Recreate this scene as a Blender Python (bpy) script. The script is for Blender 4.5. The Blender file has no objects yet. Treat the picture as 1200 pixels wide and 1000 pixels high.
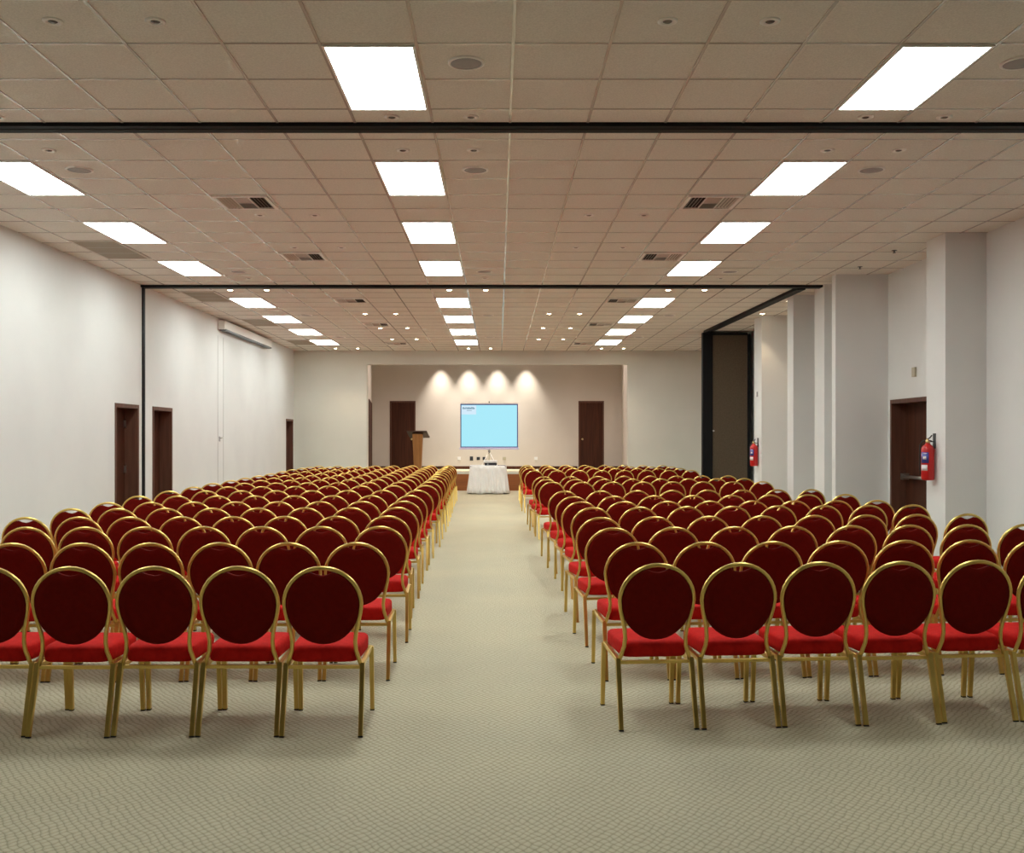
import bpy, bmesh, math, random
from mathutils import Vector, Matrix
random.seed(7)
SC = bpy.context.scene
COL = SC.collection
PI = math.pi
EYE = 1.58            # camera height (m)
F = 1160.0            # focal length in pixels of the 1200 x 1000 frame
CEIL = EYE + 2.405
XL, XR = -5.6, 5.71   # side walls
YF = 27.1             # front wall
YB = -2.2             # wall behind the camera

# ------------------------------------------------------------------ materials
def mat(name, color, rough=0.6, metal=0.0, emit=None, strength=0.0, spec=0.5, sheen=0.0):
    m = bpy.data.materials.new(name); m.use_nodes = True
    b = m.node_tree.nodes['Principled BSDF']
    b.inputs['Base Color'].default_value = (*color, 1)
    b.inputs['Roughness'].default_value = rough
    b.inputs['Metallic'].default_value = metal
    b.inputs['Specular IOR Level'].default_value = spec
    if sheen:
        b.inputs['Sheen Weight'].default_value = sheen
        b.inputs['Sheen Tint'].default_value = (*[min(1, c * 1.6 + .02) for c in color], 1)
    if emit:
        b.inputs['Emission Color'].default_value = (*emit, 1)
        b.inputs['Emission Strength'].default_value = strength
    return m

def nodes(m):
    nt = m.node_tree
    return nt, nt.nodes, nt.links, nt.nodes['Principled BSDF']

def ramp(n, stops):
    r = n.new('ShaderNodeValToRGB')
    e = r.color_ramp.elements
    e[0].position, e[0].color = stops[0][0], (*stops[0][1], 1)
    e[1].position, e[1].color = stops[-1][0], (*stops[-1][1], 1)
    for p, c in stops[1:-1]:
        x = e.new(p); x.color = (*c, 1)
    return r

def noise_mat(name, c0, c1, scale, rough=.7, bump=0., detail=4, stretch=None, metal=0., spec=.4, sheen=0., bump_scale=None):
    m = mat(name, c0, rough, metal, spec=spec, sheen=sheen)
    nt, n, l, b = nodes(m)
    tc = n.new('ShaderNodeTexCoord'); mp = n.new('ShaderNodeMapping')
    if stretch: mp.inputs['Scale'].default_value = stretch
    nz = n.new('ShaderNodeTexNoise'); nz.inputs['Scale'].default_value = scale; nz.inputs['Detail'].default_value = detail
    r = ramp(n, [(.3, c0), (.7, c1)])
    l.new(tc.outputs['Object'], mp.inputs['Vector']); l.new(mp.outputs['Vector'], nz.inputs['Vector'])
    l.new(nz.outputs['Fac'], r.inputs['Fac']); l.new(r.outputs['Color'], b.inputs['Base Color'])
    if bump:
        bp = n.new('ShaderNodeBump'); bp.inputs['Strength'].default_value = bump; bp.inputs['Distance'].default_value = .01
        src = nz
        if bump_scale:
            src = n.new('ShaderNodeTexNoise'); src.inputs['Scale'].default_value = bump_scale; src.inputs['Detail'].default_value = 3
            l.new(tc.outputs['Object'], src.inputs['Vector'])
        l.new(src.outputs['Fac'], bp.inputs['Height']); l.new(bp.outputs['Normal'], b.inputs['Normal'])
    return m

def carpet_mat():
    m = mat('carpet_weave', (.4, .36, .26), .95, spec=.1)
    nt, n, l, b = nodes(m)
    tc = n.new('ShaderNodeTexCoord')
    wob = n.new('ShaderNodeTexNoise'); wob.inputs['Scale'].default_value = 9; wob.inputs['Detail'].default_value = 2
    l.new(tc.outputs['Object'], wob.inputs['Vector'])
    mix = n.new('ShaderNodeVectorMath'); mix.operation = 'MULTIPLY_ADD'
    l.new(wob.outputs['Color'], mix.inputs[0]); mix.inputs[1].default_value = (.05, .045, 0); l.new(tc.outputs['Object'], mix.inputs[2])
    sx = n.new('ShaderNodeSeparateXYZ'); l.new(mix.outputs[0], sx.inputs[0])
    def mth(op, a, bb):
        k = n.new('ShaderNodeMath'); k.operation = op
        for i, v in enumerate((a, bb)):
            if v is None: continue
            if isinstance(v, (int, float)): k.inputs[i].default_value = v
            else: l.new(v, k.inputs[i])
        return k.outputs[0]
    px = mth('MULTIPLY', sx.outputs[0], 2 * PI / .040)
    py = mth('MULTIPLY', sx.outputs[1], 2 * PI / .052)
    # two crossing diagonal waves: raised loops in a diamond lattice
    w = mth('MULTIPLY', mth('COSINE', px, None), .5)
    w = mth('ADD', w, mth('MULTIPLY', mth('COSINE', py, None), .5))
    w = mth('ABSOLUTE', w, None)
    fine = n.new('ShaderNodeTexNoise'); fine.inputs['Scale'].default_value = 260; fine.inputs['Detail'].default_value = 2
    l.new(tc.outputs['Object'], fine.inputs['Vector'])
    wf = mth('ADD', w, mth('MULTIPLY', mth('SUBTRACT', fine.outputs['Fac'], .5), .5))
    r = ramp(n, [(.0, (.325, .295, .21)), (.2, (.485, .445, .33)), (.9, (.545, .505, .38))])
    l.new(wf, r.inputs['Fac'])
    big = n.new('ShaderNodeTexNoise'); big.inputs['Scale'].default_value = .8; big.inputs['Detail'].default_value = 3
    l.new(tc.outputs['Object'], big.inputs['Vector'])
    br = ramp(n, [(.3, (.94, .94, .95)), (.7, (1.04, 1.03, 1.0))])
    l.new(big.outputs['Fac'], br.inputs['Fac'])
    mu = n.new('ShaderNodeMixRGB'); mu.blend_type = 'MULTIPLY'; mu.inputs[0].default_value = 1
    l.new(r.outputs['Color'], mu.inputs[1]); l.new(br.outputs['Color'], mu.inputs[2])
    l.new(mu.outputs[0], b.inputs['Base Color'])
    bp = n.new('ShaderNodeBump'); bp.inputs['Strength'].default_value = .5; bp.inputs['Distance'].default_value = .006
    l.new(w, bp.inputs['Height']); l.new(bp.outputs['Normal'], b.inputs['Normal'])
    return m

M = {}
M['wall'] = noise_mat('white_wall_paint', (.66, .67, .665), (.70, .71, .70), 1.3, .75, .12, bump_scale=60, spec=.25)
M['wall_front'] = noise_mat('cream_wall_paint', (.60, .60, .54), (.64, .64, .58), 1.1, .8, .12, bump_scale=60, spec=.25)
M['wall_alcove'] = noise_mat('warm_alcove_paint', (.58, .525, .475), (.62, .56, .51), 1.1, .8, .12, bump_scale=60, spec=.25)
M['tile'] = noise_mat('mineral_ceiling_tile', (.62, .60, .545), (.76, .735, .67), 85, .95, .25, detail=5, spec=.1)
M['grid'] = mat('painted_ceiling_grid', (.58, .55, .50), .22, .25, spec=.6)
M['carpet'] = carpet_mat()
M['black'] = mat('black_track_metal', (.006, .006, .007), .6, spec=.15)
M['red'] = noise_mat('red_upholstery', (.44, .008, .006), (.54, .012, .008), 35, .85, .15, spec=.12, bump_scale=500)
M['red_shade'] = noise_mat('red_upholstery_shade', (.118, .0042, .0022), (.15, .0055, .0028), 35, .85, .12, spec=.08, bump_scale=500)  # rear of the chair backs: their shade put into a darker red
M['gold'] = mat('gold_anodised_metal', (.72, .52, .155), .33, 1.0)
M['rubber'] = mat('dark_rubber', (.02, .018, .015), .7)
M['wood_dark'] = noise_mat('dark_brown_wood', (.042, .013, .007), (.078, .025, .012), 3.5, .6, .05, detail=6, stretch=(6, 6, .35), spec=.18)
M['wood_frame'] = noise_mat('brown_wood_frame', (.085, .035, .022), (.13, .055, .035), 3.5, .5, .05, detail=6, stretch=(5, 5, .4), spec=.25)
M['wood_red'] = noise_mat('reddish_wood_panel', (.24, .075, .018), (.34, .11, .028), 2.5, .45, .03, detail=6, stretch=(.5, 3, 4))
M['wood_oak'] = noise_mat('oak_lectern_wood', (.26, .115, .03), (.36, .17, .05), 4, .45, .03, detail=6, stretch=(5, 5, .5))
M['wood_top'] = mat('dark_walnut_board', (.055, .025, .014), .45)
M['steel'] = mat('brushed_steel', (.62, .62, .60), .32, 1.0)
M['white_metal'] = mat('white_enamel', (.80, .78, .74), .45)
M['vent_metal'] = mat('beige_vent_metal', (.55, .50, .44), .5)
M['vent_dark'] = mat('vent_inside', (.015, .013, .011), .9)
M['return_metal'] = mat('tan_return_grille', (.30, .25, .18), .55)
M['speaker'] = noise_mat('grey_speaker_mesh', (.30, .29, .29), (.40, .39, .38), 400, .7)
M['diffuser'] = mat('lit_diffuser', (.9, .9, .9), .5, emit=(.93, 1.0, .955), strength=21.0)
M['diffuser_fill'] = mat('fill_light_diffuser', (.9, .9, .9), .5, emit=(.93, 1.0, .955), strength=10.0)
M['bulb_lit'] = mat('lit_halogen', (1, .9, .7), .5, emit=(1.0, .82, .52), strength=45.0)
M['bulb_off'] = mat('unlit_halogen', (.10, .09, .08), .25)
M['partition'] = noise_mat('brown_partition_fabric', (.075, .055, .035), (.10, .073, .047), 30, .85, .1)
M['white_plastic'] = mat('white_plastic', (.80, .80, .80), .4)
M['beige_plastic'] = mat('beige_plastic', (.42, .38, .28), .5)
M['grey_plastic'] = mat('grey_plastic', (.35, .35, .36), .5)
M['dark_plastic'] = mat('dark_plastic', (.02, .022, .03), .4)
M['screen'] = mat('lit_projection', (.02, .02, .02), .8, emit=(.37, .80, .93), strength=1.0)
M['screen_pale'] = mat('lit_projection_pale', (.02, .02, .02), .8, emit=(.62, .80, .93), strength=1.0)
M['screen_ink'] = mat('lit_projection_ink', (.02, .02, .02), .8, emit=(.10, .24, .33), strength=1.0)
M['screen_edge'] = mat('screen_border', (.02, .03, .10), .5, emit=(.02, .03, .20), strength=.6)
M['screen_case'] = mat('screen_case', (.62, .60, .85), .4)
M['cloth'] = noise_mat('white_linen', (.78, .79, .80), (.85, .85, .85), 6, .8, .08, bump_scale=220, spec=.2)
M['table_top'] = mat('grey_table_laminate', (.20, .20, .26), .4)
M['ext_red'] = mat('extinguisher_red', (.50, .012, .012), .3)
M['ext_blue'] = mat('blue_print', (.05, .06, .30), .4)
M['ext_white'] = mat('white_print', (.75, .70, .72), .5)
M['brass'] = mat('brass', (.55, .42, .20), .35, 1.0)

# ------------------------------------------------------------------ mesh helpers
class MB:
    def __init__(s):
        s.bm = bmesh.new()
    def box(s, x0, x1, y0, y1, z0, z1, mi=0):
        vs = [s.bm.verts.new((x, y, z)) for z in (z0, z1) for y in (y0, y1) for x in (x0, x1)]
        for q in ((0, 2, 3, 1), (4, 5, 7, 6), (0, 1, 5, 4), (2, 6, 7, 3), (0, 4, 6, 2), (1, 3, 7, 5)):
            f = s.bm.faces.new([vs[i] for i in q]); f.material_index = mi
        return s
    def quadbox(s, poly, z0, z1):
        """vertical prism over a plan polygon"""
        a = [s.bm.verts.new((p[0], p[1], z0)) for p in poly]
        b = [s.bm.verts.new((p[0], p[1], z1)) for p in poly]
        s.bm.faces.new(a[::-1]); s.bm.faces.new(b)
        n = len(poly)
        for i in range(n):
            s.bm.faces.new((a[i], a[(i + 1) % n], b[(i + 1) % n], b[i]))
        return s
    def rings(s, rings, cap=True, mi=0, closed=False):
        rv = [[s.bm.verts.new(p) for p in r] for r in rings]
        n = len(rv[0])
        last = len(rv) if closed else len(rv) - 1
        for i in range(last):
            a, b = rv[i], rv[(i + 1) % len(rv)]
            for k in range(n):
                f = s.bm.faces.new((a[k], a[(k + 1) % n], b[(k + 1) % n], b[k])); f.smooth = True; f.material_index = mi
        if cap and not closed:
            s.bm.faces.new(rv[0][::-1]).material_index = mi
            s.bm.faces.new(rv[-1]).material_index = mi
        return s
    def tube(s, pts, r, seg=8, square=False, rs=None, up=None):
        pts = [Vector(p) for p in pts]
        rings = []
        prev = None
        for i, p in enumerate(pts):
            t = (pts[min(i + 1, len(pts) - 1)] - pts[max(i - 1, 0)]).normalized()
            if prev is None:
                ref = Vector(up) if up else (Vector((0, 1, 0)) if abs(t.y) < .8 else Vector((1, 0, 0)))
                u = (ref - t * ref.dot(t)).normalized()
            else:
                u = (prev - t * prev.dot(t)).normalized()
            prev = u
            v = t.cross(u)
            rr = rs[i] if rs else r
            if square:
                rings.append([p + (u * a + v * b) * rr for a, b in ((1, .86), (.86, 1), (-.86, 1), (-1, .86), (-1, -.86), (-.86, -1), (.86, -1), (1, -.86))])
            else:
                rings.append([p + (u * math.cos(2 * PI * k / seg) + v * math.sin(2 * PI * k / seg)) * rr for k in range(seg)])
        s.rings(rings)
        if square:
            for f in s.bm.faces: f.smooth = False
        return s
    def lathe(s, prof, c=(0, 0, 0), seg=24, axis='z', cap=True):
        rings = []
        for r, h in prof:
            ring = []
            for k in range(seg):
                a = 2 * PI * k / seg
                x, y = r * math.cos(a), r * math.sin(a)
                if axis == 'z': p = (c[0] + x, c[1] + y, c[2] + h)
                elif axis == 'y': p = (c[0] + x, c[1] + h, c[2] + y)
                else: p = (c[0] + h, c[1] + x, c[2] + y)
                ring.append(p)
            rings.append(ring)
        return s.rings(rings, cap)
    def build(s, name, m, parent=None, bevel=0):
        bmesh.ops.recalc_face_normals(s.bm, faces=s.bm.faces)
        me = bpy.data.meshes.new(name)
        s.bm.to_mesh(me); s.bm.free()
        for mm in (m if isinstance(m, (list, tuple)) else [m]): me.materials.append(mm)
        o = bpy.data.objects.new(name, me); COL.objects.link(o)
        if parent is not None: o.parent = parent
        if bevel:
            bv = o.modifiers.new('edge', 'BEVEL'); bv.width = bevel; bv.segments = 2; bv.limit_method = 'ANGLE'
        return o

def empty(name, loc=(0, 0, 0), rz=0, label=None, cat=None, group=None, kind=None):
    o = bpy.data.objects.new(name, None); COL.objects.link(o)
    o.location = loc; o.rotation_euler = (0, 0, rz); o.empty_display_size = .1
    return tag(o, label, cat, group, kind)

def tag(o, label=None, cat=None, group=None, kind=None):
    for k, v in (('label', label), ('category', cat), ('group', group), ('kind', kind)):
        if v: o[k] = v
    return o

def struct(o):
    o['kind'] = 'structure'; return o

KIDS = {}
def copy_tree(root, loc, rz=0):
    """a thing with copies of its parts and sub-parts, mesh data shared"""
    r = root.copy(); COL.objects.link(r); r.location = loc; r.rotation_euler = (0, 0, rz)
    if root.name not in KIDS:
        ch = {}
        for o in bpy.data.objects:
            if o.parent is not None: ch.setdefault(o.parent.name, []).append(o)
        KIDS[root.name] = [(c, ch.get(c.name, [])) for c in ch.get(root.name, [])]
    for c, subs in KIDS[root.name]:
        k = c.copy(); COL.objects.link(k); k.parent = r
        for d in subs:
            e = d.copy(); COL.objects.link(e); e.parent = k
    return r

ORD = ['', 'first', 'second', 'third', 'fourth', 'fifth', 'sixth', 'seventh', 'eighth', 'ninth', 'tenth', 'eleventh']

# ------------------------------------------------------------------ the setting
struct(MB().box(XL - .3, XR + .3, YB - .2, 30.0, -.1, 0).build('floor', M['carpet']))
ceil = struct(MB().box(XL - .3, XR + .3, YB - .2, YF + .25, CEIL, CEIL + .1).build('ceiling', M['tile']))

BAR_A, BAR_B = 7.61, 15.58
gx = [.09 + .59 * k for k in range(-10, 10) if XL < .09 + .59 * k < XR]
zoneA = [7.22 - .6 * k for k in range(0, 16)]
zoneB = [7.95 + .6 * k for k in range(0, 13)]
zoneC = [15.7 + .6 * k for k in range(0, 19)]
g = MB()
for x in gx: g.box(x - .010, x + .010, YB, YF, CEIL - .005, CEIL + .002)
for y in zoneA + zoneB + zoneC: g.box(XL, XR, y - .008, y + .008, CEIL - .0046, CEIL + .002)
g.build('ceiling_grid', M['grid'], ceil)

def wall_with_holes(name, side, x_in, y0, y1, holes, m, t=.25):
    """side wall parallel to the aisle; holes = [(ya, yb, ztop)]"""
    b = MB()
    xa, xb = (x_in - t, x_in) if side < 0 else (x_in, x_in + t)
    cur = y0
    for ya, yb, zt in holes:
        b.box(xa, xb, cur, ya, 0, CEIL); b.box(xa, xb, ya, yb, zt, CEIL); cur = yb
    b.box(xa, xb, cur, y1, 0, CEIL)
    return struct(b.build(name, m))

LD = [(14.45, 15.40), (16.02, 16.98), (26.10, 26.98)]
DH = 2.10
wl = wall_with_holes('wall_left', -1, XL, YB, 33.3, [(a, b, DH) for a, b in LD], M['wall'])
RD = (13.05, 14.40)
wr = wall_with_holes('wall_right', 1, XR, YB, 33.3, [(RD[0], RD[1], 2.14)], M['wall'])
struct(MB().box(XL - .3, XR + .3, YB - .2, YB, 0, CEIL).build('wall_back', M['partition']))
OX0, OX1, OZ = -3.60, 3.55, 3.61
fw = MB()
fw.box(XL, OX0, YF, YF + .25, 0, CEIL); fw.box(OX1, XR, YF, YF + .25, 0, CEIL); fw.box(OX0, OX1, YF, YF + .25, OZ, CEIL)
fw.box(XL, XR, YF, YF + .25, CEIL, 4.6)
struct(fw.build('wall_front', M['wall_front']))

# stage alcove behind the opening
YS = 33.0
struct(MB().quadbox([(OX0 - .02, YF + .25), (OX0 - .62, YS + .1), (OX0 - .87, YS + .1), (OX0 - .27, YF + .25)], 0, 4.6).build('wall_alcove_left', M['wall_alcove']))
struct(MB().quadbox([(OX1 + .02, YF + .25), (OX1 + .58, YS + .1), (OX1 + .83, YS + .1), (OX1 + .27, YF + .25)], 0, 4.6).build('wall_alcove_right', M['wall_alcove']))
SD = [(-3.62, -2.76), (2.67, 3.52)]
STAGE = .555
sd_top = 2.83
b = MB(); cur = -4.6
for a, c in SD:
    b.box(cur, a, YS, YS + .2, 0, 4.6); b.box(a, c, YS, YS + .2, sd_top, 4.6); cur = c
b.box(cur, 4.6, YS, YS + .2, 0, 4.6)
struct(b.build('wall_stage', M['wall_alcove']))
struct(MB().box(-4.7, 4.7, YF + .2, YS + .2, 4.5, 4.6).build('ceiling_alcove', M['wall_alcove']))
st = struct(MB().quadbox([(-3.86, 30.0), (3.80, 30.0), (4.12, YS), (-4.2, YS)], 0, STAGE).build('floor_stage', M['carpet']))
MB().box(-3.85, 3.79, 29.965, 30.0, .0, .50).build('wood_panel', M['wood_red'], st)
MB().box(-3.85, 3.79, 29.95, 30.0, .50, STAGE).build('nosing', M['wall_front'], st)
bb = MB(); cur = -4.15
for a, c in SD + [(4.08, 0)]:
    bb.box(cur, a - .04, YS - .015, YS, STAGE, STAGE + .10); cur = c + .04
struct(bb.build('baseboard_stage', M['wood_dark']))

# right-hand pilasters
def pilaster(name, x0, y0, y1):
    return struct(MB().box(x0, XR, y0, y1, 0, CEIL).build(name, M['wall']))
P1 = pilaster('column_1', 5.23, 11.58, 12.09)
pilaster('column_2', 4.94, 14.50, 14.66)
pilaster('column_3', 5.08, 15.42, 15.90)
pilaster('column_4', 4.94, 16.58, 16.92)
P4 = pilaster('column_5', 5.16, 19.40, 19.95)

# partition tracks in the ceiling and the seal on the wall
tr = struct(MB().box(XL, XR, BAR_A - .085, BAR_A + .085, CEIL - .03, CEIL + .01).build('trim_1', M['black']))
MB().box(XL, XR, BAR_A - .012, BAR_A + .012, CEIL - .034, CEIL - .029).build('track_slot', M['vent_dark'], tr)
struct(MB().box(XL, 5.08, BAR_B - .09, BAR_B + .09, CEIL - .035, CEIL + .01).build('trim_2', M['black']))
sl = MB().quadbox([(4.73, 15.66), (4.86, 15.66), (4.74, 22.1), (4.58, 22.1)], CEIL - .05, CEIL + .01)
struct(sl.build('trim_3', M['black']))
struct(MB().box(XL, XL + .025, BAR_B - .03, BAR_B + .05, 0, CEIL - .03).build('trim_4', M['black']))
# fine seams of the flush panel on the lectern-side wall
for i, y in enumerate((19.75, 20.15)):
    struct(MB().box(XL, XL + .004, y, y + .010, 0, CEIL - .35).build('trim_%d' % (5 + i), mat('seam_%d' % i, (.40, .40, .39), .8)))

# ------------------------------------------------------------------ doors
def side_door(n, y0, y1, zt, side, x_in, handle, hinges=False, bar=False):
    r = struct(empty('door_%d' % n, (x_in, (y0 + y1) / 2, 0)))
    s = side
    cy = (y0 + y1) / 2
    def bx(b, xa, xb, ya, yb, za, zb):   # xa, xb measured outward from the wall face
        x0, x1 = sorted((xa * s, xb * s)); b.box(x0, x1, ya - cy, yb - cy, za, zb)
    f = MB()
    bx(f, -.012, .20, y0, y0 + .05, 0, zt); bx(f, -.012, .20, y1 - .05, y1, 0, zt); bx(f, -.012, .20, y0 + .05, y1 - .05, zt - .06, zt)
    f.build('door_frame', M['wood_frame'], r)
    l = MB(); bx(l, .20, .245, y0 + .03, y1 - .03, 0.0, zt - .03)
    leaf = l.build('door_leaf', M['wood_dark'], r)
    if handle:
        yh = y1 - .16 if handle > 0 else y0 + .16
        k = MB()
        x = .20 * s
        k.lathe([(.026, 0), (.026, -.012 * s), (.011, -.014 * s), (.011, -.05 * s)], (x, yh - cy, 1.02), 12, 'x')
        k.tube([(x - .05 * s, yh - cy, 1.02), (x - .05 * s, yh - cy - .11 * handle, 1.02)], .011, 8)
        k.build('door_handle', M['steel'], r)
    if hinges:
        for z in (.35, 1.05, 1.75):
            h = MB(); bx(h, .17, .20, y1 - .075, y1 - .045, z, z + .11); h.build('hinge', M['steel'], r)
    if bar:
        h = MB()
        x = .20 * s
        xr = x - .075 * s
        ya, yb = y0 + .10 - cy, y1 - .12 - cy
        h.tube([(xr, ya, 1.03), (xr, yb, 1.03)], .024, 10)
        for yy in (ya, yb):
            x0, x1 = sorted((x, xr - .02 * s)); h.box(x0, x1, yy - .035, yy + .035, .985, 1.075)
        h.build('push_bar', M['steel'], r)
    return r
side_door(1, *LD[0], DH, -1, XL, 0, hinges=True)
side_door(2, *LD[1], DH, -1, XL, -1)
side_door(3, *LD[2], DH, -1, XL, 0)
side_door(4, *RD, 2.14, 1, XR, 0, bar=True)

def stage_door(n, x0, x1, knob):
    r = struct(empty('door_%d' % n, ((x0 + x1) / 2, YS, STAGE)))
    w = (x1 - x0) / 2; h = sd_top - STAGE
    MB().box(-w, -w + .05, -.012, .15, 0, h).box(w - .05, w, -.012, .15, 0, h).box(-w + .05, w - .05, -.012, .15, h - .06, h).build('door_frame', M['wood_frame'], r)
    MB().box(-w + .04, w - .04, .03, .08, 0, h - .05).build('door_leaf', M['wood_dark'], r)
    MB().lathe([(.03, .03), (.03, .02), (.012, .018), (.012, -.02), (.032, -.03), (.034, -.05), (.02, -.065)], (knob * (w - .13), 0, 1.0), 14, 'y').build('door_knob', M['brass'], r)
stage_door(5, *SD[0], 1)
stage_door(6, *SD[1], -1)
# side door in the splayed alcove wall
def sp(y): return OX0 - .02 - .60 * (y - YF - .25) / (YS + .1 - YF - .25)
r7 = struct(MB().quadbox([(sp(28.6) + .02, 28.6), (sp(32.4) + .02, 32.4), (sp(32.4) - .05, 32.4), (sp(28.6) - .05, 28.6)], 0, 2.72).build('door_7', M['wood_dark']))

# ------------------------------------------------------------------ the chairs
def chair(caps):
    r = empty('banquet_chair', (0, 0, 0))
    # gold balloon-shaped back frame, one bent tube
    half = [(.197, .360), (.186, .395), (.172, .44), (.168, .49), (.174, .54), (.187, .595), (.199, .65)]
    arc = [(.205 * math.cos(a), .698 + .195 * math.sin(a)) for a in [PI / 2 * k / 9 for k in range(0, 10)]]
    prof = half + arc
    prof = prof + [(-x, z) for x, z in prof[-2::-1]]
    lean = lambda z: -.168 - .085 * max(0, (z - .36)) / .54
    MB().tube([(x, lean(z), z) for x, z in prof], .0115, 10).build('back_frame', M['gold'], r)
    # padded oval back with the hand-hold notch at its top
    N = 40
    def ring(k, y):
        out = []
        for i in range(N):
            a = 2 * PI * i / N
            x, z = .196 * math.cos(a), math.sin(a)
            z = .692 + z * (.192 if z > 0 else .215)
            if a < PI and abs(x) < .07: z -= .033 * math.cos(PI * x / .14) ** 1.2
            x *= k; z = .69 + (z - .69) * k
            out.append((x, lean(z) + y, z))
        return out
    bk = MB().rings([ring(.80, -.017), ring(.95, -.015), ring(1, -.008), ring(1, .010), ring(.95, .020), ring(.8, .027), ring(.4, .030)]).build('backrest', [M['red_shade'], M['red']], r)
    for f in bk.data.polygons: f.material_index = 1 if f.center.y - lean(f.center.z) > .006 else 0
    # seat cushion
    def sr(k, z):
        out = []
        for i in range(48):
            a = 2 * PI * i / 48
            c, s_ = math.cos(a), math.sin(a)
            x = math.copysign(abs(c) ** .28, c); y = math.copysign(abs(s_) ** .28, s_)
            w = .186 + .012 * (y + 1) / 2
            out.append((x * w * k, .030 + y * .212 * (k if k > .9 else k), z))
        return out
    MB().rings([sr(.95, .378), sr(.99, .386), sr(1.0, .40), sr(1.0, .437), sr(.985, .450), sr(.94, .459), sr(.8, .465), sr(.4, .469)]).build('seat', M['red'], r)
    # seat frame
    fr = MB()
    fr.tube([(-.200, -.165, .358), (-.197, .235, .372)], .012, square=True)
    fr.tube([(.200, -.165, .358), (.197, .235, .372)], .012, square=True)
    fr.tube([(-.200, -.165, .350), (.200, -.165, .350)], .0095, square=True)
    fr.tube([(-.197, .232, .368), (.197, .232, .368)], .011, square=True)
    fr.build('seat_frame', M['gold'], r)
    for sx in (-1, 1):
        for yt, yf, zt in ((-.168, -.272, .372), (.236, .262, .376)):
            lg = MB().tube([(sx * .2045, yt, zt), (sx * .2055, yt + (yf - yt) * .2, zt * .8), (sx * .2075, yf, .0)], .0125, square=True, rs=[.0130, .0128, .0115]).build('leg', M['gold'], r)
            if caps:
                MB().tube([(sx * .2073, yf + (yt - yf) * .022, .008), (sx * .2075, yf, .0)], .0119, square=True).build('foot_cap', M['rubber'], lg)
    return r

K = (EYE - .905) * F
def P(px, y):
    d = K / (y - 514.0)
    return ((px - 584) * d / F, d)
left_aisle = [(-.938, 5.255), (-.931, 6.47), (-.927, 7.66), (-.988, 8.68), (-1.01, 9.76), (-1.05, 10.76), (-1.065, 11.83), (-1.084, 13.05), (-1.095, 14.37),
              (-1.12, 15.5), (-1.14, 16.66), (-1.16, 17.7), (-1.19, 18.75), (-1.21, 19.8), (-1.225, 20.9), (-1.25, 22.0), (-1.265, 23.0), (-1.27, 23.95), (-1.275, 24.9)]
left_outer = [(-4.046, 5.235), (-4.05, 6.40), (-4.08, 7.56), (-4.09, 8.54), (-4.16, 9.60), (-4.17, 10.52), (-4.27, 11.72), (-4.28, 12.82), (-4.31, 13.88), (-4.37, 15.02),
              (-4.37, 16.0), (-4.40, 17.0), (-4.42, 18.0), (-4.44, 19.1), (-4.48, 20.35), (-4.53, 21.6), (-4.52, 22.6), (-4.51, 23.6), (-4.48, 24.55)]
right_aisle = [P(767, 657.2), P(743.7, 632.6), P(715, 616), P(700, 604), P(690.5, 592.7), P(678.7, 586.2), P(668.7, 580.2), P(658.7, 574), P(645.6, 563.7), P(638.9, 560.6), P(635, 557.5),
               P(625, 550.6), P(621.6, 548), P(620, 546), P(618.6, 544.4)]
right_outer = [(4.09, 5.73), (4.125, 6.81), (4.23, 8.01), (4.29, 9.10), (4.31, 10.36), (4.24, 11.12), (4.29, 12.33), (4.24, 13.5), (4.25, 15.98), (4.25, 17.2), (4.26, 18.5), (4.21, 21.75), (4.23, 23.0), (4.27, 24.3), (4.25, 25.5)]

right_aisle = [(x * .981, y * .981) for x, y in right_aisle]
right_outer = [(x * .981, y * .981) for x, y in right_outer]
proto = {True: None, False: None}
def seat_block(side, aisle, outer, group):
    n = len(aisle)
    for i in range(n):
        (xa, ya), (xo, yo) = aisle[i], outer[i]
        slope = math.atan2(yo - ya, xo - xa) if xo > xa else math.atan2(ya - yo, xa - xo)
        if i < (n + 1) // 2:
            row = 'back row' if i == 0 else ORD[i + 1] + ' row from back'
        else:
            k = n - i
            row = 'row beside stage' if k == 1 else ORD[k] + ' row from stage'
        for j in range(8):
            t = j / 7
            x = xa + (xo - xa) * t + random.uniform(-.003, .003) * (i > 1)
            y = ya + (yo - ya) * t + random.uniform(-.012, .012) + .25
            rz = slope + random.uniform(-.008, .008)
            caps = i < 3
            if proto[caps] is None:
                o = proto[caps] = chair(caps); o.location = (x, y, 0); o.rotation_euler = (0, 0, rz)
            else:
                o = copy_tree(proto[caps], (x, y, 0), rz)
            place = 'beside aisle' if j == 0 else ('at wall end' if j == 7 else ORD[j + 1] + ' from aisle')
            tag(o, 'gold-framed red banquet chair on %s side, %s, %s' % (side, row, place), 'chair', group)
seat_block('lectern', left_aisle, left_outer, 'red banquet chairs on the lectern side of the aisle')
seat_block('pillar', right_aisle, right_outer, 'red banquet chairs on the pillar side of the aisle')

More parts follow.
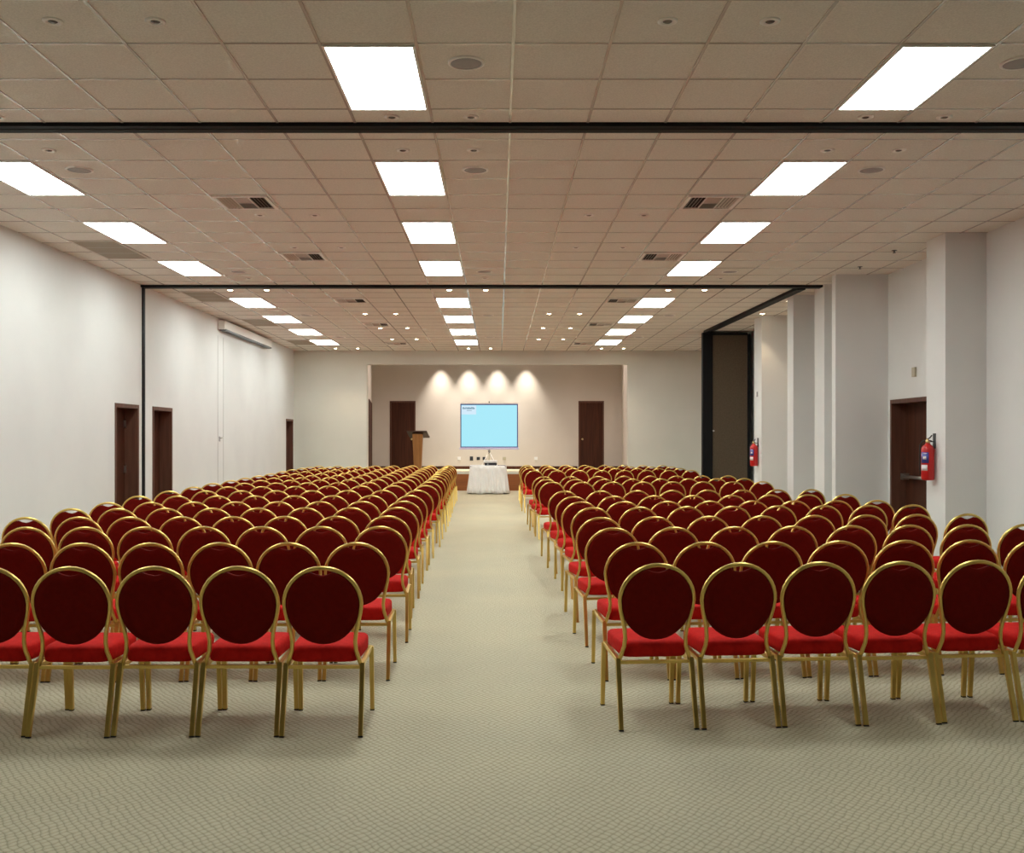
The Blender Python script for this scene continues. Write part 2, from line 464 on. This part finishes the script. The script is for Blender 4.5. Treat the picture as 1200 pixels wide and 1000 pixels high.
# ------------------------------------------------------------------ ceiling fittings
def tile_x(k): return .09 + .59 * k + .295      # centre of the tile column k
def light_panel(m=None):
    r = empty('ceiling_light', (0, 0, CEIL))
    f = MB(); w, h, e = .284, .59, .016
    for a in ((-w, w, -h, -h + e), (-w, w, h - e, h), (-w, -w + e, -h + e, h - e), (w - e, w, -h + e, h - e)):
        f.box(*a, -.014, 0)
    f.build('light_frame', M['white_metal'], r)
    MB().box(-w + e, w - e, -h + e, h - e, -.010, 0).build('diffuser', m or M['diffuser'], r)
    return r
LY = [6.625, 9.15, 11.55, 13.95, 17.5, 19.9, 22.3, 24.7]
LXK = {-8: 'on lectern-side wall column', -2: 'in the middle column', 4: 'on the pillar-side column'}
pl = None
for k, side in LXK.items():
    for i, y in enumerate(LY):
        loc = (tile_x(k), y, CEIL)
        if pl is None: pl = o = light_panel(); o.location = loc
        else: o = copy_tree(pl, loc)
        if i == 0: pos = 'before the first black track'
        elif i < 4: pos = ORD[i] + ' past the first black track'
        else: pos = ORD[i - 3] + ' past the second track'
        tag(o, 'white lit ceiling panel %s, %s' % ({-8: 'nearest plain long wall', -2: 'above the aisle', 4: 'above pillar-side chairs'}[k].replace('nearest', 'along the'), pos), 'ceiling light', 'lit rectangular ceiling panels')

# unseen row of weaker panels added over the open floor to brighten the foreground
for k, side in ((-8, 'along the plain long wall'), (-2, 'above the aisle'), (4, 'above pillar-side floor')):
    r = light_panel(M['diffuser_fill']); r.location = (tile_x(k), 4.225, CEIL)
    tag(r, 'added fill-light panel over the open floor behind the chairs, ' + side, 'ceiling light', 'lit rectangular ceiling panels')

def slat(b, c, du, n, L, wd, tilt):
    """one slanted louvre blade centred at c, running along du for L, leaning towards n"""
    c, du, n = Vector(c), Vector(du), Vector(n)
    a = n * math.cos(tilt) * wd / 2 + Vector((0, 0, math.sin(tilt) * wd / 2))
    th = Vector((0, 0, .0015))
    vs = [b.bm.verts.new(c + du * L / 2 * s1 + a * s2 + th * s3) for s3 in (-1, 1) for s2 in (-1, 1) for s1 in (-1, 1)]
    for q in ((0, 2, 3, 1), (4, 5, 7, 6), (0, 1, 5, 4), (2, 6, 7, 3), (0, 4, 6, 2), (1, 3, 7, 5)):
        b.bm.faces.new([vs[i] for i in q])
def supply_vent():
    r = empty('air_vent', (0, 0, CEIL))
    w, e = .275, .035
    f = MB()
    for a in ((-w, w, -w, -w + e), (-w, w, w - e, w), (-w, -w + e, -w + e, w - e), (w - e, w, -w + e, w - e)):
        f.box(*a, -.018, 0)
    f.box(-.085, -.078, -w + e, w - e, -.018, 0).box(.078, .085, -w + e, w - e, -.018, 0).box(-.078, .078, -.004, .004, -.018, 0)
    f.build('vent_frame', M['white_metal'], r)
    MB().box(-w + .01, w - .01, -w + .01, w - .01, -.003, -.001).build('vent_backing', M['vent_dark'], r)
    s = MB()
    for i in range(5):
        slat(s, (-.225 + i * .034, 0, -.010), (0, 1, 0), (1, 0, 0), 2 * (w - e), .020, .75)
        slat(s, (.225 - i * .034, 0, -.010), (0, 1, 0), (-1, 0, 0), 2 * (w - e), .018, .75)
    for i in range(6):
        slat(s, (0, -.225 + i * .038, -.010), (1, 0, 0), (0, 1, 0), .15, .020, -.75)
        slat(s, (0, .225 - i * .038, -.010), (1, 0, 0), (0, -1, 0), .15, .020, -.75)
    s.build('vent_grille', M['vent_metal'], r)
    return r
sv = None
VY = [10.05, 13.05, 17.2, 20.8, 25.0]
for k, side in ((-5, 'above lectern-side chairs'), (3, 'above pillar-side chairs')):
    for i, y in enumerate([5.12] + VY if k == -5 else VY):
        loc = (tile_x(k), y, CEIL)
        if sv is None: sv = o = supply_vent(); o.location = loc
        else: o = copy_tree(sv, loc)
        if k == -5 and i == 0:
            lab = 'square air vent cut off by the picture top, before both black tracks'
        else:
            ii = i if k == 3 else i - 1
            lab = 'square louvred air vent %s, %s' % (side, ['first past the first black track', 'second past the first black track', 'first past the second track', 'second past the second track', 'closest to the stage'][ii])
        tag(o, lab, 'air vent', 'square ceiling air vents')
def return_grille():
    r = empty('return_grille', (0, 0, CEIL))
    w, h, e = .284, .59, .022
    f = MB()
    for a in ((-w, w, -h, -h + e), (-w, w, h - e, h), (-w, -w + e, -h + e, h - e), (w - e, w, -h + e, h - e)): f.box(*a, -.014, 0)
    for y in (-.197, .197): f.box(-w + e, w - e, y - .01, y + .01, -.012, 0)
    f.build('grille_frame', M['vent_metal'], r)
    MB().box(-w + .01, w - .01, -h + .01, h - .01, -.003, -.001).build('grille_backing', M['vent_dark'], r)
    s = MB()
    for i in range(40):
        slat(s, (0, -.56 + i * .0287, -.009), (1, 0, 0), (0, 1, 0), 2 * (w - e), .024, -.2)
    s.build('grille_blades', M['return_metal'], r)
    return r
rg = None
for i, (y, s) in enumerate(((12.6, 'between the first and second black tracks'), (16.75, 'just past the second track'), (20.5, 'above the long white wall housing'), (24.7, 'closest to the stage wall'))):
    loc = (tile_x(-9), y, CEIL)
    if rg is None: rg = o = return_grille(); o.location = loc
    else: o = copy_tree(rg, loc)
    tag(o, 'brown slatted return air grille along the plain wall, ' + s, 'air grille', 'return air grilles')

def ceiling_speaker():
    r = empty('ceiling_speaker', (0, 0, CEIL))
    MB().lathe([(.118, 0), (.118, -.008), (.108, -.012), (.100, -.010), (.100, 0)], (0, 0, 0), 32, cap=False).build('speaker_rim', M['white_metal'], r)
    MB().lathe([(.101, 0), (.101, -.007), (.06, -.0085), (.02, -.009)], (0, 0, 0), 32).build('speaker_grille', M['speaker'], r)
    return r
cs = None
for k, side in ((-7, 'over lectern-side chairs'), (-1, 'over the aisle'), (5, 'over pillar-side chairs')):
    for i, y in enumerate((6.33, 8.85, 14.25, 19.3, 23.5)):
        if k == -7 and i == 0: continue
        loc = (tile_x(k), y, CEIL)
        if cs is None: cs = o = ceiling_speaker(); o.location = loc
        else: o = copy_tree(cs, loc)
        tag(o, 'round grey ceiling speaker %s, %s' % (side, ['before the first black track', 'just past the first black track', 'just before the second track', 'beyond the second track', 'closest to the stage'][i]), 'speaker', 'round ceiling speakers')

def downlight(lit):
    r = empty('downlight', (0, 0, CEIL))
    MB().lathe([(.058, 0), (.058, -.005), (.046, -.011), (.028, -.006), (.028, 0)], (0, 0, 0), 20, cap=False).build('trim_ring', M['white_metal'], r)
    MB().lathe([(.042 if lit else .029, 0), (.042 if lit else .029, -.0085 if lit else -.003), (.026 if lit else .020, -.013 if lit else -.009), (.008, -.016 if lit else -.011)], (0, 0, 0), 16).build('bulb', M['bulb_lit'] if lit else M['bulb_off'], r)
    return r
off = [(-5, 5.70, 'A'), (-4, 5.70, 'A'), (1, 5.70, 'A'), (2, 5.70, 'A'), (-8, 7.40, 'B'), (-7, 7.40, 'B'), (-2, 7.40, 'B'), (-1, 7.40, 'B'), (4, 7.40, 'B'), (5, 7.40, 'B'),
       (-8, 8.25, 'C'), (-7, 8.25, 'C'), (-2, 8.25, 'C'), (-1, 8.25, 'C'), (4, 8.25, 'C'), (5, 8.25, 'C'), (-5, 10.65, 'D'), (-4, 10.65, 'D'), (1, 10.65, 'D'), (2, 10.65, 'D'),
       (-5, 12.45, 'E'), (-4, 12.45, 'E'), (1, 12.45, 'E'), (2, 12.45, 'E'), (-7, 14.85, 'F'), (-1, 14.85, 'F'), (5, 14.85, 'F')]
zname = {'A': 'in first row above the back chairs', 'B': 'just before the first black track', 'C': 'just past the first black track', 'D': 'in front of the first square vent',
         'E': 'level with the second square vent', 'F': 'just before the second track'}
cname = {-8: 'plain-wall outer column', -7: 'plain-wall inner column', -5: 'lectern-side vent column', -4: 'lectern-side column by the vents', -2: 'panel column over aisle', -1: 'speaker column over aisle',
         1: 'pillar-side inner column', 2: 'pillar-side column by the vents', 4: 'pillar-side panel column', 5: 'pillar-side speaker column'}
on = [(-8, 16.0, 'G'), (-7, 16.0, 'G'), (-2, 16.0, 'G'), (-1, 16.0, 'G'), (4, 16.0, 'G'), (5, 16.0, 'G'), (-5, 19.05, 'H'), (-4, 19.05, 'H'), (1, 19.05, 'H'), (2, 19.05, 'H'),
      (-5, 21.5, 'I'), (-4, 21.5, 'I'), (1, 21.5, 'I'), (2, 21.5, 'I'), (-5, 23.9, 'J'), (-4, 23.9, 'J'), (1, 23.9, 'J'), (2, 23.9, 'J'),
      (-8, 26.35, 'K'), (-7, 26.35, 'K'), (-2, 26.35, 'K'), (-1, 26.35, 'K'), (4, 26.35, 'K'), (5, 26.35, 'K')]
zname.update({'G': 'just past the second track', 'H': 'first row of four past second track', 'I': 'second row of four past second track', 'J': 'third row of four past second track', 'K': 'last row before the stage wall'})
pr = {}
spots = []
def put_downlight(x, y, lit, label):
    if lit not in pr: pr[lit] = o = downlight(lit); o.location = (x, y, CEIL)
    else: o = copy_tree(pr[lit], (x, y, CEIL))
    tag(o, label, 'downlight', 'lit ceiling downlights' if lit else 'unlit ceiling downlights')
for k, y, z in off: put_downlight(tile_x(k), y, False, 'small unlit downlight, %s, %s' % (cname[k], zname[z]))
for k, y, z in on:
    put_downlight(tile_x(k), y, True, 'small glowing downlight, %s, %s' % (cname[k], zname[z])); spots.append((tile_x(k), y))
for y, s in ((17.3, 'beside the slanting track, in front'), (19.05, 'beside the slanting track, further on')):
    put_downlight(5.08, y, True, 'small glowing downlight ' + s); spots.append((5.08, y))
for y, s in ((12.65, 'just past the extinguisher pillar'), (13.85, 'just before the second wide pillar')):
    o = MB().lathe([(.035, 0), (.035, -.006), (.012, -.010), (.010, -.03), (.020, -.032), (.020, -.036)], (0, 0, 0), 14).build('ceiling_sprinkler', M['dark_plastic'])
    o.location = (5.06, y, CEIL)
    tag(o, 'small dark ceiling sprinkler beside the pillars, ' + s, 'sprinkler', 'ceiling sprinklers')

# ------------------------------------------------------------------ wall fittings
r = empty('roller_housing', (XL + .003, 21.8, 3.80), label='long white housing fixed high on the plain wall under the ceiling', cat='housing')
MB().box(0, .14, -2.05, 2.05, -.04, .14).build('casing', M['white_metal'], r, bevel=.01)
MB().box(.02, .146, -2.0, 2.0, -.060, -.030).build('vent_slot', M['dark_plastic'], r)
r = empty('pull_handle', (XL, 19.87, 1.57), label='small grey pull handle on the plain wall by the panel seam', cat='handle')
MB().box(0, .012, -.03, .03, -.05, .05).build('mounting_plate', M['grey_plastic'], r)
MB().tube([(.012, 0, .02), (.05, 0, .02), (.05, .10, .03)], .011, 8).build('lever', M['steel'], r)
o = MB().box(0, .03, -.05, .05, -.065, .065).build('wall_switch_box', M['beige_plastic'], bevel=.004); o.location = (XR - .03, 13.56, 2.49)
tag(o, 'small beige box on the wall above the push-bar door', 'switch box')
o = MB().box(0, .02, -.035, .035, -.05, .05).build('wall_switch', M['grey_plastic'], bevel=.004); o.location = (5.14, 19.7, 2.46)
tag(o, 'tiny grey switch on the far pillar above the small extinguisher', 'switch')

def extinguisher(loc, label):
    r = empty('fire_extinguisher', loc, label=label, cat='fire extinguisher', group='red fire extinguishers on the pillars')
    MB().lathe([(.060, 0), (.070, .006), (.074, .02), (.074, .36), (.070, .385), (.055, .41), (.032, .428), (.026, .445)], (-.085, 0, 0), 28).build('cylinder', M['ext_red'], r)
    MB().lathe([(.024, .44), (.026, .45), (.026, .475), (.016, .485), (.014, .50)], (-.085, 0, 0), 16).build('valve', M['brass'], r)
    h = MB()
    h.tube([(-.085, .0, .495), (-.085, -.05, .505), (-.085, -.11, .535)], .008, 8)
    h.tube([(-.085, .0, .478), (-.085, -.06, .475), (-.085, -.10, .470)], .007, 8)
    h.build('squeeze_handle', M['dark_plastic'], r)
    MB().tube([(-.085, .02, .47), (-.12, .06, .47), (-.145, .075, .42), (-.15, .075, .30), (-.15, .07, .14), (-.148, .065, .06)], .010, 8).build('hose', M['rubber'], r)
    def wrap(a0, a1, z0, z1, name, m, rr=.0752):
        b = MB(); n = 10
        lo, hi, lo2, hi2 = [], [], [], []
        for i in range(n + 1):
            a = a0 + (a1 - a0) * i / n
            for lst, q, z in ((lo, rr, z0), (hi, rr, z1), (lo2, rr - .0008, z0), (hi2, rr - .0008, z1)):
                lst.append((-.085 + q * math.cos(a), q * math.sin(a), z))
        b.rings([[lo[i], hi[i], hi2[i], lo2[i]] for i in range(n + 1)])
        return b.build(name, m, r)
    wrap(PI * .98, PI * 1.42, .205, .335, 'instruction_label', M['ext_blue'])
    wrap(PI * 1.12, PI * 1.30, .250, .285, 'label_motif', M['ext_white'], .0758)
    wrap(PI * 1.12, PI * 1.34, .318, .326, 'label_heading', M['ext_white'], .0758)
    wrap(PI * .98, PI * 1.36, .115, .185, 'service_label', M['ext_white'])
    MB().box(-.012, .0, -.03, .03, .38, .56).box(-.09, -.012, -.006, .006, .455, .468).build('wall_mount', M['dark_plastic'], r)
    return r
extinguisher((5.23, 11.86, 1.08), 'larger red extinguisher with blue label, on the pillar beside push-bar door')
extinguisher((5.16, 19.66, 1.03), 'smaller-looking red fire extinguisher on the far pillar beside the brown folding partition')

# folding partition parked against the wall
r = empty('folding_partition', (5.07, 22.4, 0), label='dark brown folding wall panels stacked beside the far pillar under the slanting track', cat='folding partition')
MB().box(-.51, -.29, -.32, -.17, 0, CEIL - .04).build('end_post', M['black'], r)
for i in range(4):
    MB().box(-.285, .49, -.30 + i * .15, -.17 + i * .15, .02, CEIL - .10).build('panel', M['partition'], r)
MB().box(.49, .56, -.31, .30, 0, CEIL - .07).build('jamb_post', M['black'], r)
MB().box(-.285, .49, -.32, .30, CEIL - .10, CEIL - .04).build('top_rail', M['black'], r)
MB().lathe([(.02, 0), (.02, -.03)], (-.27, -.30, 1.75), 10, 'y').build('latch', M['steel'], r)

# ------------------------------------------------------------------ table, projector, screen, lectern
TX, TY, TH = -.29, 28.35, .80
r = empty('presentation_table', (TX, TY, 0), label='small grey-topped table in the aisle before the stage, skirted in white', cat='table')
MB().box(-.50, .50, -.30, .30, TH - .03, TH).build('tabletop', M['table_top'], r, bevel=.004)
for sx in (-1, 1):
    for sy in (-1, 1):
        MB().tube([(sx * .45, sy * .25, 0), (sx * .45, sy * .25, TH - .03)], .018, 8).build('leg', M['steel'], r)
# gathered skirt, hem flaring out in uneven pleats
b = MB(); rows = []
NP = 150
def outline(u, off):
    # rounded rectangle walk, u in 0..1
    w, h, rad = .505 + off, .305 + off, .05 + off
    segs = [(2 * (w - rad)), PI / 2 * rad, 2 * (h - rad), PI / 2 * rad] * 2
    L = sum(segs); d = u * L
    corners = [(-w + rad, -h + rad), (w - rad, -h + rad), (w - rad, h - rad), (-w + rad, h - rad)]
    ang = -PI / 2
    for i in range(4):
        c0, c1 = corners[i], corners[(i + 1) % 4]
        Ls = segs[2 * i]
        if d <= Ls:
            t = d / Ls
            return (c0[0] + (c1[0] - c0[0]) * t + rad * math.cos(ang), c0[1] + (c1[1] - c0[1]) * t + rad * math.sin(ang), math.cos(ang), math.sin(ang))
        d -= Ls
        Lc = segs[2 * i + 1]
        if d <= Lc:
            a = ang + PI / 2 * d / Lc
            return (c1[0] + rad * math.cos(a), c1[1] + rad * math.sin(a), math.cos(a), math.sin(a))
        d -= Lc; ang += PI / 2
    return (corners[0][0], corners[0][1] - rad, 0, -1)
for iz in range(9):
    t = iz / 8
    ring = []
    for i in range(NP):
        u = i / NP
        x, y, nx, ny = outline(u, .075 * t ** 1.2)
        wv = (.006 + .022 * t) * math.sin(2 * PI * u * 26 + 1.3 * math.sin(2 * PI * u * 5)) + .012 * t * math.sin(2 * PI * u * 9 + 1)
        z = TH + .012 - t * (TH - .0) + (.012 + .012 * math.sin(2 * PI * u * 7 + 2)) * t
        ring.append((x + nx * wv, y + ny * wv, z))
    rows.append(ring)
b.rings(rows, cap=False)
sk = b.build('table_skirt', M['cloth'])
sk.location = (TX, TY, 0)
so = sk.modifiers.new('thick', 'SOLIDIFY'); so.thickness = .006; so.offset = 1
tag(sk, 'white pleated cloth skirt hanging round the projector table', 'table skirt')
# projector
r = empty('projector', (-.22, 28.28, TH), label='small white and dark projector sitting on the skirted table', cat='projector')
MB().box(-.19, .19, -.14, .14, .085, .155).build('upper_casing', M['white_plastic'], r, bevel=.015)
MB().box(-.175, .175, -.145, .135, .015, .085).build('rear_panel', M['dark_plastic'], r, bevel=.008)
MB().lathe([(.045, .135), (.048, .15), (.035, .155)], (.09, 0, .06), 18, 'y').build('lens', M['dark_plastic'], r)
for sx in (-.13, .13):
    MB().lathe([(.014, 0), (.014, .018)], (sx, -.10, 0), 10).build('foot', M['rubber'], r)
MB().lathe([(.022, -.146), (.022, -.150)], (-.08, 0, .05), 12, 'y').build('connector', M['grey_plastic'], r)
o = MB().tube([(-.02, 28.12, TH + .012), (.06, 28.10, TH + .012), (.14, 28.14, TH + .012), (.19, 28.09, TH + .012)], .012, 8).build('cable', M['rubber'])
tag(o, 'black cable lying on the grey tabletop next to the projector', 'cable')

# tripod projection screen on the stage
SY = 31.2
sx0, sx1 = (539.5 - 584) * SY / F, (607 - 584) * SY / F
zt, zb = EYE + (514 - 473.5) * SY / F, EYE - (524.6 - 514) * SY / F
cx = (sx0 + sx1) / 2
r = empty('projection_screen', (cx, SY, STAGE), label='lit pale blue projection screen on a tripod in the middle of stage', cat='projection screen')
w = (sx1 - sx0) / 2; za, zc = zb - STAGE, zt - STAGE
MB().box(-w + .03, w - .03, -.004, .0, za + .03, zc - .035).build('picture', M['screen'], r)
MB().box(-w + .035, -w + .50, -.0055, -.004, zc - .335, zc - .05).build('picture_banner', M['screen_pale'], r)
t = MB(); x = -w + .07; random.seed(3)
while x < -w + .44:
    ww = random.uniform(.018, .035); hh = random.uniform(.045, .07)
    t.box(x, x + ww, -.007, -.0055, zc - .165, zc - .165 + hh); x += ww + .008
t.box(-w + .2, -w + .36, -.007, -.0055, zc - .215, zc - .20)
t.build('picture_heading', M['screen_ink'], r)
e = MB()
for a in ((-w, w, za, za + .03), (-w, w, zc - .035, zc), (-w, -w + .03, za + .03, zc - .035), (w - .03, w, za + .03, zc - .035)):
    e.box(a[0], a[1], -.006, .0, a[2], a[3])
e.build('screen_border', M['screen_edge'], r)
MB().box(-w - .03, w + .03, -.03, .05, za - .065, za).build('bottom_case', M['screen_case'], r, bevel=.01)
MB().box(-w - .01, w + .01, -.012, .015, zc, zc + .03).build('top_bar', M['white_metal'], r)
MB().tube([(0, .06, .12), (0, .06, zc + .06)], .018, 10).build('pole', M['steel'], r)
MB().tube([(0, .06, zc + .06), (0, .0, zc + .075), (0, -.01, zc + .03)], .013, 8).build('hook', M['dark_plastic'], r)
MB().lathe([(.03, -.05), (.035, -.04), (.035, .03), (.03, .04)], (0, .06, .62), 14).build('collar', M['grey_plastic'], r)
for a in (PI * 1.22, PI * 1.78, PI * .5):
    MB().tube([(.02 * math.cos(a), .06 + .02 * math.sin(a), .58), (.42 * math.cos(a), .06 + .42 * math.sin(a), .012)], .014, 8).build('leg', M['white_metal'], r)

# lectern
r = empty('lectern', (-2.57, 31.6, STAGE), label='tall oak lectern with dark slanted top standing on the stage', cat='lectern')
zt = EYE + 9.0 * 31.6 / F - STAGE
def frustum(b, w0, d0, w1, d1, z0, z1):
    lo = [b.bm.verts.new((x, y, z0)) for x, y in ((-w0, -d0), (w0, -d0), (w0, d0), (-w0, d0))]
    hi = [b.bm.verts.new((x, y, z1)) for x, y in ((-w1, -d1), (w1, -d1), (w1, d1), (-w1, d1))]
    b.bm.faces.new(lo[::-1]); b.bm.faces.new(hi)
    for i in range(4): b.bm.faces.new((lo[i], lo[(i + 1) % 4], hi[(i + 1) % 4], hi[i]))
    return b
frustum(MB(), .115, .13, .165, .17, .05, zt - .10).build('column', M['wood_oak'], r, bevel=.004)
MB().box(-.26, .26, -.22, .22, 0, .05).build('base', M['wood_top'], r, bevel=.006)
bd = MB()
pts = [(-.34, -.20, zt), (.30, -.20, zt), (.36, .26, zt - .20), (-.28, .26, zt - .20)]
lo = [bd.bm.verts.new((x, y, z - .03)) for x, y, z in pts]; hi = [bd.bm.verts.new((x, y, z)) for x, y, z in pts]
bd.bm.faces.new(lo[::-1]); bd.bm.faces.new(hi)
for i in range(4): bd.bm.faces.new((lo[i], lo[(i + 1) % 4], hi[(i + 1) % 4], hi[i]))
bd.build('reading_board', M['wood_top'], r)
MB().box(-.28, .36, .245, .265, zt - .23, zt - .16).build('book_ledge', M['wood_top'], r)

# sockets low on the stage wall
zs = EYE - 23.5 * YS / F
for px, m, s in ((538, 'white_plastic', 'white socket plate low on stage wall, lectern side of the screen'), (552.5, 'dark_plastic', 'square dark socket plate under the screen, closest to lectern'), (560.5, 'dark_plastic', 'dark socket plate under the screen, second from lectern'),
                 (567.5, 'dark_plastic', 'dark socket plate under the screen beside the tripod pole'), (591, 'beige_plastic', 'pinkish beige socket plate under the screen, past the tripod'), (628, 'white_plastic', 'white socket plate low on stage wall, pillar side of the screen')):
    o = MB().box(-.055, .055, 0, .012, -.05 if px != 552.5 else -.07, .05 if px != 552.5 else .07).build('wall_socket', M[m], bevel=.004)
    o.location = ((px - 584) * YS / F, YS - .012, zs)
    tag(o, s, 'socket', 'socket plates on the stage wall')

# ------------------------------------------------------------------ lamps
def spot(x, y, z, energy, angle, color, radius=.03, blend=.6):
    l = bpy.data.lights.new('spot', 'SPOT'); l.energy = energy; l.spot_size = math.radians(angle); l.spot_blend = blend
    l.color = color; l.shadow_soft_size = radius
    o = bpy.data.objects.new('spot_lamp', l); COL.objects.link(o); o.location = (x, y, z)
    return o
for x, y in spots: spot(x, y, CEIL - .03, 36, 80, (1, .78, .52))
for px in (516, 549, 583, 617):
    spot((px - 584) * 32.7 / F, YS - .36, 4.46, 520, 64, (1, .92, .78), .03, 1.0)
for x in (-3.1, -1.55, 0, 1.55, 3.1):  # unseen fill lamps added to brighten the alcove
    for y in (28.6, 30.6): spot(x, y, 4.47, 88, 150, (1, .86, .77), .05, 1.0)

# ------------------------------------------------------------------ camera and view
cam = bpy.data.cameras.new('camera')
cam.sensor_fit = 'HORIZONTAL'; cam.sensor_width = 36; cam.lens = 36 * F / 1200
cam.shift_x = 16 / 1200; cam.shift_y = 14 / 1200
cam.clip_start = .05; cam.clip_end = 100
co = bpy.data.objects.new('camera', cam); COL.objects.link(co)
co.location = (0, 0, EYE); co.rotation_euler = (PI / 2, 0, 0)
SC.camera = co
w = bpy.data.worlds.new('world'); SC.world = w; w.use_nodes = True
w.node_tree.nodes['Background'].inputs[0].default_value = (.5, .5, .5, 1)
w.node_tree.nodes['Background'].inputs[1].default_value = 0.0
SC.view_settings.view_transform = 'Standard'; SC.view_settings.look = 'None'
SC.view_settings.exposure = 0.0; SC.view_settings.gamma = 1.0; SC.view_settings.use_curve_mapping = False
SC.cycles.max_bounces = 10; SC.cycles.diffuse_bounces = 7; SC.cycles.glossy_bounces = 4
SC.cycles.use_denoising = True
SC.cycles.sample_clamp_indirect = 8
